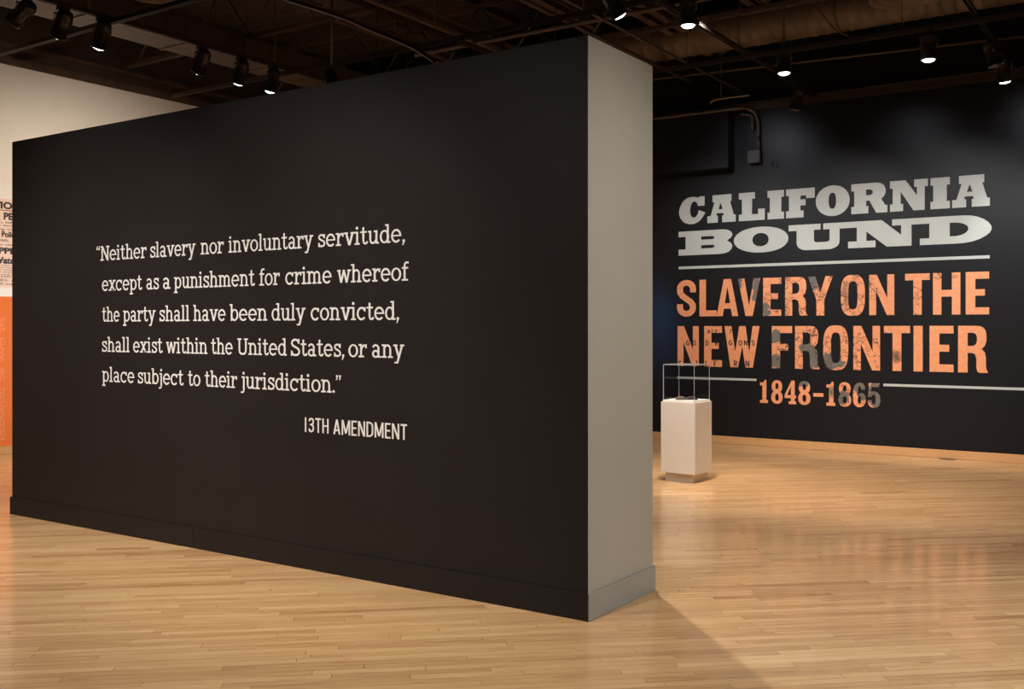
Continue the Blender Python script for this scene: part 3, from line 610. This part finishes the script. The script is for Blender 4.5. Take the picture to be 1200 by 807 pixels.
def goth_light(ch):
    w_ = GW[ch]; s = .115
    def R(*a): return rect(*a)
    if ch == 'T': g = [R(w_ / 2 - s / 2, 0, w_ / 2 + s / 2, .9), R(0, .885, w_, 1)]
    elif ch == 'H': g = [R(0, 0, s, 1), R(w_ - s, 0, w_, 1), R(s, .45, w_ - s, .56)]
    elif ch == 'E': g = [R(0, 0, s, 1), R(s, 0, w_, .11), R(s, .45, w_ * .9, .56), R(s, .89, w_, 1)]
    elif ch == 'N': g = [R(0, 0, s, 1), R(w_ - s, 0, w_, 1), dia(s * .6, 1, w_ - s * .6, 0, s * 1.2)]
    elif ch == 'M': g = [R(0, 0, s, 1), R(w_ - s, 0, w_, 1), dia(s * .6, 1, w_ / 2, .1, s * 1.1), dia(w_ - s * .6, 1, w_ / 2, .1, s * 1.1)]
    elif ch == 'A': g = [dia(s / 2, 0, w_ / 2, 1, s * 1.1), dia(w_ - s / 2, 0, w_ / 2, 1, s * 1.1), R(w_ * .27, .22, w_ * .73, .33)]
    elif ch == 'D': g = [R(0, 0, s, 1), rib([(s * .5, .055), (w_ * .5, .055), (w_ * .82, .15), (w_ - s / 2, .32), (w_ - s / 2, .68), (w_ * .82, .85), (w_ * .5, .945), (s * .5, .945)], .11)]
    elif ch == '1': g = [R(.10, 0, .10 + s, 1)]
    elif ch == '3': g = [rib([(.06, .76), (.08, .88), (.2, .945), (.33, .89), (.37, .74), (.33, .59), (.17, .53), (.34, .47), (.38, .3), (.34, .12), (.2, .055), (.07, .11), (.05, .25)], .11)]
    return g, w_ + .10
word_mesh('13TH', o7(742), o7(822), 0.866, 0.092, goth_light); word_mesh('AMENDMENT', o7(838), o7(1087), 0.866, 0.092, goth_light)

# ------------------------------------------------------------------ poster and orange panel on the left wall
def flat_text(txt, u, v, z, h, m, parent, width=None, off=0.0, name='print'):
    cu = bpy.data.curves.new('t', 'FONT'); cu.body = txt; cu.size = 1.0; cu.offset = off; cu.resolution_u = 3
    o = bpy.data.objects.new('t', cu); COL.objects.link(o); dg = bpy.context.evaluated_depsgraph_get()
    me = bpy.data.meshes.new_from_object(o.evaluated_get(dg)); bpy.data.objects.remove(o)
    xs = [q.co.x for q in me.vertices]; lo, hi = min(xs), max(xs)
    sx = (width / (hi - lo)) if width else h / 0.73
    for q in me.vertices: q.co = Vector((0, (q.co.x - lo) * sx, q.co.y * h / 0.73))
    me.materials.append(m); b = bpy.data.objects.new(name, me); COL.objects.link(b); b.parent = parent
    b.location = Vector((u, v, z)) - parent.location; b['kind'] = 'stuff'; return b
va = onu(-230, HY, U0).y; vb = onu(62, HY, U0).y          # poster from outside the frame to behind the partition
zt = onu(7, 233, U0).z; zb_ = onu(7, 336.5, U0).z
poster = bxo('broadside_poster', (U0 + 0.001, va, zb_), (U0 + 0.004, vb, zt), paper_m)
tag(poster, 'tall pinkish printed broadside with black type on the white left wall', 'poster')
def col_text(txt, px, ytop, ybot, m=ink_m, off=0.02, wpx=None):
    z0 = onu(7, ybot, U0).z; z1 = onu(7, ytop, U0).z; a = onu(px, HY, U0).y
    wd = None if wpx is None else onu(px + wpx, HY, U0).y - a
    flat_text(txt, U0 + 0.006, a, z0, z1 - z0, m, poster, wd, off, 'printed_line')
for t, px, y0, y1, wpx in (('AUCTION', -38, 236.5, 244.5, 62), ('PE', 4, 249, 257, 11), ('now, on', -18, 258.5, 261.5, 34), ('less time and in', -34, 263, 265, 60), ('amounting to an', -34, 267.5, 269.5, 60),
                           ('Police', 1.5, 271, 277.5, 19), ('Commission,', -32, 279, 283, 42), ('before every sale of', -34, 285.5, 287.5, 58), ('APPR', -12, 290, 297, 32), ('Watch', -8.5, 301, 308.5, 30)):
    col_text(t, px, y0, y1, off=0.045 if y1 - y0 > 5 else 0.012, wpx=wpx)
for k, t in enumerate(('and so as they may wish,', 'have come from many a', 'one of those may be', 'and so on as there is', 'of many now and then')): col_text(t, -36, 310 + 2.6 * k, 311.6 + 2.6 * k, off=0.0, wpx=60)
for t, px, y0, y1, wpx in (('Look', 1, 321.5, 325, 12), ('DOORS, a', -20, 326.5, 329.5, 36), ('COME esp', -18, 331, 333.5, 34)): col_text(t, px, y0, y1, off=0.0, wpx=wpx)
z = onu(7, 246.5, U0).z
r_ = bxo('printed_rule', (U0 + 0.004, va + 0.05, z - 0.006), (U0 + 0.0055, vb - 0.03, z + 0.004), redink_m, poster)
zt = onu(7, 347.3, U0).z
panel = bxo('text_panel', (U0 + 0.001, va - 1.5, 0.102), (U0 + 0.006, vb + 1.6, zt), orange_paint)
tag(panel, 'orange painted wall panel with fine pale text below the broadside poster', 'panel')
bm = bmesh.new(); rnd = random.Random(3)
for y in [y for a, b in ((373, 392), (397, 428), (432, 450), (455, 518)) for y in [a + 2.4 * i for i in range(int((b - a) / 2.4))]]:
    z = onu(3, y, U0).z; v = onu(-90, HY, U0).y; end = onu(6 - rnd.random() * 2, HY, U0).y
    while v < end:
        l = rnd.uniform(.03, .12); box(bm, (0, v, z), (0.0015, min(v + l, end), z + 0.008)); v += l + .02
for q in bm.verts: q.co -= Vector((0, panel.location.y, panel.location.z)); q.co.x += 0.003
tag(link('fine_print', bm, panel_ink, panel), kind='stuff')

# ------------------------------------------------------------------ pedestal with vitrine
pc = onz(812.5, 566, 0); ang = math.radians(-2.6)
ped = empty('pedestal', (0, 0, 0)); 
tag(ped, 'white square display pedestal on a recessed plinth, standing before the title wall', 'pedestal')
Wd = 0.375; zp, zt_ = 0.085, 0.790
R2 = Matrix.Rotation(ang, 3, 'Z')
inset = 0.035
cen = pc + R2 @ Vector((-(Wd / 2 - inset), Wd / 2 - inset, 0)); cen.z = 0
ped.location = cen; ped.rotation_euler = (0, 0, ang)
def pb(name, hx, z0, z1, m, bev=0.002, parent=ped):
    bm = bmesh.new(); box(bm, (-hx, -hx, z0), (hx, hx, z1), 0, bev); return link(name, bm, m, parent)
pb('plinth', Wd / 2 - inset, 0, zp, M('plinth_paint', (0.58, 0.52, 0.42), 0.5))
pb('body', Wd / 2, zp, zt_, ped_m, 0.003); pb('display_deck', Wd / 2 - 0.014, zt_, zt_ + 0.018, ped_top)
vit = empty('acrylic_vitrine', cen + Vector((0, 0, zt_ + 0.018)), ang)
tag(vit, 'clear acrylic box cover standing on top of the white pedestal', 'display case')
hv = Wd / 2 - 0.016; g = 0.006; vh = 0.355
def pane(name, a, b, thick_axis):
    bm = bmesh.new(); box(bm, a, b)
    for f in bm.faces:
        f.normal_update()
        if abs(f.normal[thick_axis]) < 0.5: f.material_index = 1
    link(name, bm, [glass_m, edge_m], vit)
pane('pane', (-hv, -hv, 0), (hv, -hv + g, vh - g), 1); pane('pane', (-hv, hv - g, 0), (hv, hv, vh - g), 1)
pane('pane', (-hv, -hv + g, 0), (-hv + g, hv - g, vh - g), 0); pane('pane', (hv - g, -hv + g, 0), (hv, hv - g, vh - g), 0)
pane('top_pane', (-hv, -hv, vh - g), (hv, hv, vh), 2)
bk = empty('open_booklet', cen + Vector((0, 0, zt_ + 0.018)), ang + 0.55)
tag(bk, 'small dark open booklet lying inside the acrylic case', 'book')
bm = bmesh.new(); box(bm, (-0.11, -0.07, 0), (0.11, 0.07, 0.008), 0, 0.002); link('cover', bm, book_m, bk)
for s in (-1, 1):
    bm = bmesh.new(); pts = [(s * x, z) for x, z in ((0.003, 0.010), (0.03, 0.026), (0.07, 0.028), (0.102, 0.014))]
    a = [bm.verts.new((x, -0.064, z)) for x, z in pts]; b = [bm.verts.new((x, 0.064, z)) for x, z in pts]
    c = [bm.verts.new((x, -0.064, 0.008)) for x, z in pts]; d = [bm.verts.new((x, 0.064, 0.008)) for x, z in pts]
    for i in range(3):
        bm.faces.new((a[i], a[i + 1], b[i + 1], b[i])); bm.faces.new((c[i], a[i], a[i + 1], c[i + 1])); bm.faces.new((d[i], b[i], b[i + 1], d[i + 1]))
    bm.faces.new((a[3], c[3], d[3], b[3])); bm.faces.new((a[0], c[0], d[0], b[0]))
    bmesh.ops.recalc_face_normals(bm, faces=bm.faces); link('page_block', bm, book_m if s > 0 else page_m, bk)

# ------------------------------------------------------------------ things on the title wall
a = onv(853, 196, V1 - 0.22); zb0 = a.z
soffit = bxo('wall_box', (a.x - 2.2, V1 - 0.22, zb0), (a.x, V1, 4.36), black_title, bev=0.004)
tag(soffit, 'large black box built out high on the title wall, left of the junction box', 'soffit')
j0 = onv(876, 191, V1 - 0.10); j1 = onv(890, 175.5, V1 - 0.10)
jb = bxo('junction_box', (j0.x, V1 - 0.10, j0.z), (j1.x, V1, j1.z), box_m, bev=0.004)
tag(jb, 'small dark metal junction box high on the title wall above the first word', 'junction box')
bm = bmesh.new(); box(bm, (-(j1.x - j0.x) / 2 + .01, -0.055, 0.01), ((j1.x - j0.x) / 2 - .01, -0.05, j1.z - j0.z - .01)); link('cover_plate', bm, box_m, jb)
def conduit(name, pts, r, m, label, cat='conduit', clamps=(), group=None, seg=10):
    pts = [Vector(p) for p in pts]; o0 = pts[0]
    bm = bmesh.new(); tube(bm, [p - o0 for p in pts], r, seg); o = link(name, bm, m, loc=o0)
    for c in clamps:
        bm = bmesh.new(); box(bm, Vector(c) - o0 - Vector((r * 1.6, r * 1.6, 0.02)), Vector(c) - o0 + Vector((r * 1.6, r * 1.6, 0.02))); link('clamp', bm, m, o)
    return tag(o, label, cat, group)
def wpt(px, py, off=0.06): return onv(px, py, V1 - off)
P = [wpt(755, 140.5, .30), wpt(830, 131, .30), wpt(868, 126.5, .22), wpt(876, 127, .12), wpt(884, 132, .06), wpt(888, 141, .05), wpt(889, 152, .05), wpt(889, 176, .05)]
conduit('electrical_conduit', catmull(P, 6), 0.022, ceil_steel, 'dark conduit bending down from ceiling height into right side of junction box')
P = [wpt(868, 134, .05), wpt(877, 134.5, .05), wpt(882, 138, .05), wpt(882, 150, .05), wpt(882, 176, .05)]
conduit('electrical_conduit', catmull(P, 6), 0.018, ceil_steel, 'thinner dark conduit dropping straight into left side of junction box')
p = wpt(907, 193, .02); bm = bmesh.new()
tube(bm, [(0.035 * math.cos(t), 0, 0.05 * math.sin(t)) for t in [math.pi * 2 * k / 20 for k in range(21)]], 0.005, 6, cap=False)
tag(link('cable_loop', bm, box_m, loc=p), 'small black cable loop on the title wall right of the junction box', 'cable')
bm = bmesh.new(); box(bm, (U0, -0.05, 0), (U1, 0, 0.09)); box(bm, (U0, -0.09, 0.09), (U1, 0, 0.10))
wb = link('ledger_beam', bm, track_m, wall_back); wb.location = (0, V1, ZT - 0.06)
p0 = onv(765, 93, V1 - .1); p1 = onv(1200, 42.5, V1 - .1)
conduit('electrical_conduit', [p0 + (p0 - p1) * .9, p1 + (p1 - p0) * .2], 0.016, ceil_steel, 'thin straight conduit running high along the whole title wall')
# short bright bent pipe near the ceiling above the wall box
P = [onv(x, y, V1 - .5) for x, y in ((832, 121), (836, 117.5), (845, 115.5), (860, 113.5), (878, 111.5))]
br = conduit('bent_rod', catmull(P, 4), 0.012, M('bare_metal', (.30, .25, .20), .35, metal=.6), 'short bare metal rod above the built-out box on the title wall', 'rod')
bm = bmesh.new(); q = P[2] - P[0]; tube(bm, [q, q + Vector((0, 0, ZC - P[2].z))], .005, 6); link('hanger_rod', bm, ceil_steel, br)

# ------------------------------------------------------------------ ducts
def duct(name, a, b, r, label, step=0.14, hang=()):
    a, b = Vector(a), Vector(b); L_ = (b - a).length; d = (b - a) / L_
    pts, rad = [], []; t = 0
    while t < L_:
        for dt, rr in ((0, r), (step - 0.03, r), (step - 0.018, r + 0.008), (step - 0.008, r + 0.008)): pts.append(d * (t + dt)); rad.append(rr)
        t += step
    bm = bmesh.new(); tube(bm, pts, rad, 28); o = link(name, bm, duct_m, loc=a)
    for t in hang:
        bm = bmesh.new(); c = d * t
        if abs(d.x) > .5: ringp = [c + Vector((0, (r + .012) * math.cos(k), (r + .012) * math.sin(k))) for k in [math.pi * 2 * i / 24 for i in range(25)]]
        else: ringp = [c + Vector(((r + .012) * math.cos(k), 0, (r + .012) * math.sin(k))) for k in [math.pi * 2 * i / 24 for i in range(25)]]
        tube(bm, ringp, 0.012, 6, cap=False); tube(bm, [c + Vector((0, 0, r)), c + Vector((0, 0, ZC - a.z))], 0.008, 6); link('hanger_strap', bm, ceil_steel, o)
    return tag(o, label, 'duct')
duct('spiral_air_duct', (-8.6, 11.75, 5.18), (U1 - .05, 11.75, 5.18), 0.25, 'brown spiral air duct running parallel to the title wall under the ceiling', hang=(3, 5.2, 6.6, 8.1, 9.3, 11))
bm = bmesh.new(); box(bm, (-.25, 0, 0), (.25, 16.0, .25), 0, .004)
rd = link('rectangular_air_duct', bm, M('dull_duct_paint', (0.06, 0.04, 0.027), 0.5, bump=0.1, bscale=12, var=0.4), loc=(-9.6, -3.9, 4.72)); tag(rd, 'brown rectangular air duct above the left track, running towards the far wall', 'duct')
for k in range(1, 13):
    bm = bmesh.new(); y = k * 1.25
    box(bm, (-.262, y, -.012), (.262, y + .03, 0)); box(bm, (-.262, y, 0), (-.25, y + .03, .26)); box(bm, (.25, y, 0), (.262, y + .03, .26)); link('flange', bm, duct_m, rd)
# round ceiling diffusers
def diffuser(p, r, label):
    o = empty('ceiling_diffuser', p); tag(o, label, 'air vent')
    for k, (rr, z) in enumerate(((r, 0), (r * .78, .02), (r * .56, .04), (r * .34, .06))):
        bm = bmesh.new(); pr = [(rr, z), (rr - .012, z - .004), (rr - r * .14, z + .045)]
        rings = [[bm.verts.new((q * math.cos(t), q * math.sin(t), zz)) for t in [2 * math.pi * i / 32 for i in range(32)]] for q, zz in pr]
        for A_, B_ in zip(rings, rings[1:]):
            for i in range(32): bm.faces.new((A_[i], A_[(i + 1) % 32], B_[(i + 1) % 32], B_[i])).smooth = True
        link('ring', bm, duct_m, o)
    bm = bmesh.new(); tube(bm, [(0, 0, .05), (0, 0, .16)], r * .8, 24); link('neck', bm, duct_m, o)
diffuser(onz(1063, -2, 4.75), 0.36, 'round brown ceiling diffuser of nested rings beside the right lighting track')
diffuser(onz(178, -6, 4.95), 0.30, 'round brown ceiling diffuser of nested rings above the left row of spotlights')

# ------------------------------------------------------------------ lighting grid
def track(a, b, label):
    a, b = Vector(a), Vector(b); bm = bmesh.new(); L_ = b - a
    w2 = 0.02
    if abs(L_.x) > abs(L_.y):
        box(bm, (0, -w2, 0), (L_.x, -w2 + .006, .04)); box(bm, (0, w2 - .006, 0), (L_.x, w2, .04)); box(bm, (0, -w2, .04), (L_.x, w2, .046))
    else:
        box(bm, (-w2, 0, 0), (-w2 + .006, L_.y, .04)); box(bm, (w2 - .006, 0, 0), (w2, L_.y, .04)); box(bm, (-w2, 0, .04), (w2, L_.y, .046))
    o = link('lighting_track', bm, track_m, loc=a)
    n = int(L_.length // 2.25)
    for k in range(n):
        c = L_.normalized() * (1.32 + 2.25 * k); bm = bmesh.new(); tube(bm, [c + Vector((0, 0, .046)), c + Vector((0, 0, ZC - a.z))], .005, 6); link('hanger_rod', bm, track_m, o)
    return tag(o, label, 'track', 'steel lighting tracks hung below the ceiling')
for u, l in ((-8.46, 'lighting track carrying the left row of spotlights'), (-6.21, 'lighting track crossing high over the middle of the black partition'),
             (-3.96, 'lighting track passing over the grey partition end towards the title wall'), (-1.71, 'lighting track at far right ending above the title with two spotlights')):
    track((u, -2.5, ZT), (u, V1 - .06, ZT), l)
for v, l in ((5.75, 'nearest cross track at upper left, between the second and third spotlights'), (8.0, 'middle cross track running over the top of the black partition'), (10.25, 'farthest cross track, just under the spiral duct by the title wall')):
    track((-10.45, v, ZT - .047), (U1 - .1, v, ZT - .047), l)

def head(p, aim, label, watts=0, deg=45, rod=False, r=0.068, L_=0.25, stem=0.07, col=WARM, bright=True, blend=.7):
    """track head: p is the point on the track, aim the direction of the beam"""
    p = Vector(p); aim = Vector(aim).normalized(); o = empty('track_spotlight', p); tag(o, label, 'spotlight', 'cylindrical track spotlights')
    bm = bmesh.new(); box(bm, (-.03, -.05, -.035), (.03, .05, .0)); tube(bm, [(0, 0, -.03), (0, 0, -stem)], .014, 8); link('adapter', bm, can_m, o)
    if rod: bm = bmesh.new(); tube(bm, [(0, 0, 0), (0, 0, ZC - p.z)], .010, 8); link('hanger_rod', bm, can_m, o)
    piv = Vector((0, 0, -stem - .06)); side = aim.cross(Vector((0, 0, 1)))
    side = side.normalized() if side.length > .05 else Vector((1, 0, 0))
    bm = bmesh.new()
    for s in (-1, 1): tube(bm, [Vector((0, 0, -stem)), side * s * (r + .014) + Vector((0, 0, -stem)), piv + side * s * (r + .014), piv + side * s * r + aim * .02], .009, 6)
    link('yoke', bm, can_m, o)
    a = piv - aim * .10
    prof = [(0, .02), (0, r * .8), (.02, r * .97), (.05, r), (L_ - .012, r), (L_ - .012, r + .006), (L_, r + .006), (L_, r - .006), (L_ - .035, r - .01)]
    q = aim.to_track_quat('Z', 'Y').to_matrix(); seg = 24; bm = bmesh.new()
    rings = [[bm.verts.new(a + q @ Vector((rr * math.cos(t), rr * math.sin(t), d))) for t in [2 * math.pi * i / seg for i in range(seg)]] for d, rr in prof]
    for i in range(len(rings) - 1):
        for k in range(seg):
            f = bm.faces.new((rings[i][k], rings[i][(k + 1) % seg], rings[i + 1][(k + 1) % seg], rings[i + 1][k])); f.smooth = True
            if i >= 6: f.material_index = 1
    bm.faces.new(rings[0][::-1]); link('housing', bm, [can_m, rim_m], o)
    for k in range(3):                                        # cooling fins
        bm = bmesh.new(); d = .035 + k * .02; tube(bm, [a + q @ Vector(((r + .002) * math.cos(t), (r + .002) * math.sin(t), d)) for t in [2 * math.pi * i / 20 for i in range(21)]], .004, 5, cap=False); link('fin', bm, can_m, o)
    bm = bmesh.new(); dome = [(r - .009, L_ - .030), (r - .009, L_ - .004), ((r - .009) * .8, L_ + .010), ((r - .009) * .45, L_ + .018)]
    rg = [[bm.verts.new(a + q @ Vector((rr * math.cos(t), rr * math.sin(t), d))) for t in [2 * math.pi * i / seg for i in range(seg)]] for rr, d in dome]
    for i in range(3):
        for k in range(seg): bm.faces.new((rg[i][k], rg[i][(k + 1) % seg], rg[i + 1][(k + 1) % seg], rg[i + 1][k])).smooth = True
    bm.faces.new(rg[3])
    link('lens', bm, lens_m if bright else can_m, o)
    if watts:
        s = p + a + aim * (L_ + .03); spot(s, s + aim, watts, deg, blend, col, .03, 'lamp')
    return o
# left row on the track u = -8.46, turned to the white wall
LU = -8.46
for px, aim, lab, wt in ((28, (-.80, -.2, -.55), 'spotlight at far upper left, cut by the top of the picture, seen from behind', 170),
                         (74, (-.60, .05, -.75), 'second spotlight of the left row, bright rim at its lower left', 280),
                         (120, (-.45, .05, -.85), 'third spotlight of the left row, hanging at the crossing of two tracks', 280),
                         (237, (-.60, .1, -.78), 'spotlight alone in the middle of the left row', 280),
                         (283, (-.45, .1, -.85), 'fifth spotlight of the left row, second nearest to the black partition edge', 280),
                         (320, (-.30, .0, -.95), 'last spotlight of the left row, just above the top edge of the black partition', 280)):
    yy = 20 + (px - 117) * .287
    head((LU, onu(px, yy, LU).y, ZT), aim, lab, wt, 64, col=NEUT, blend=1.0)
head((-6.21 - 1.2, onz(290, 100, 4.2).y, 4.22), (.45, -.2, -.85), 'dim spotlight turned away, hanging behind the fifth of the left row', 0, rod=True, bright=False)
# nearer head above the partition's end
p = onu(716, 0, -3.96); head((-3.96, p.y, ZT - .08), (.246, .53, -.75), 'spotlight above the partition end, tilted to the lower right', 300, 70, col=NEUT)
# downlights right of the partition
head((-3.83, 8.50, 4.54), (0, 0, -1), 'downlight spotlight nearest the grey partition end, first of the three straight ones', 260, 80, rod=True)
head((-3.59, 10.37, 4.465), (0.02, 0, -1), 'downlight spotlight in the middle, left above the title', 260, 80, rod=True)
p = onv(1088, 31, 10.25); head((p.x, 10.25, ZT - .047), (0, .02, -1), 'straight hanging downlight on the farthest cross track, right of centre', 260, 80)
p = onu(935, 103, -3.96); head((-3.96, p.y, ZT), (-.25, .1, -.9), 'small unlit spotlight close to the title wall, at the end of its track', 0, bright=False)
p = onu(1162, 56, -1.71); head((-1.71, p.y, ZT), (.25, .1, -.95), 'brownish spotlight at far right, left one of the pair at the track end', 0, bright=False)
p = onu(1176, 72, -1.71); head((-1.71, p.y, ZT), (.05, .25, -.95), 'glowing spotlight at far right, right one of the pair at the track end', 120, 60, col=COOL)

# cables and pipes between the joists
P = [onv(x, y, 7.0) for x, y in ((300, -12), (350, 4), (400, 20), (435, 35), (465, 47), (490, 59), (512, 74))]
conduit('flexible_conduit', catmull(P, 6), 0.02, track_m, 'grey flexible conduit curving down behind the top edge of the black partition')
p = onz(947, 0, 4.9); bm = bmesh.new(); box(bm, (-.09, -.09, 0), (.09, .09, .12), 0, .008)
o = tag(link('ceiling_junction_box', bm, can_m, loc=p), 'dark junction box above the spiral duct with a cable hanging from it', 'junction box')
bm = bmesh.new(); tube(bm, [(0, 0, .12), (0, 0, ZC - p.z)], .012, 8); link('rod', bm, can_m, o)
P = [onv(x, y, 10.95) for x, y in ((952, 5), (962, 15), (972, 28), (982, 37), (994, 42))]
conduit('hanging_cable', catmull(P, 5), 0.008, ceil_steel, 'thin cable drooping from the ceiling junction box in front of the spiral duct', 'cable')
for k, (px, pz, lab) in enumerate(((-6.75, 4.75, 'dark pipe parallel to the tracks, above the middle of the partition'), (-5.6, 4.8, 'dark pipe running away above the right half of the partition'), (-4.95, 4.62, 'thin dark pipe running away above the right part of the partition'))):
    conduit('ceiling_pipe', [(px, -2, pz), (px, V1 - .1, pz)], .028 - .006 * k, ceil_steel, lab, 'pipe')
conduit('ceiling_pipe', [(-7.6, 9.2, 4.72), (U1, 9.2, 4.72)], .025, ceil_steel, 'dark pipe crossing behind the partition top, parallel to the title wall', 'pipe')
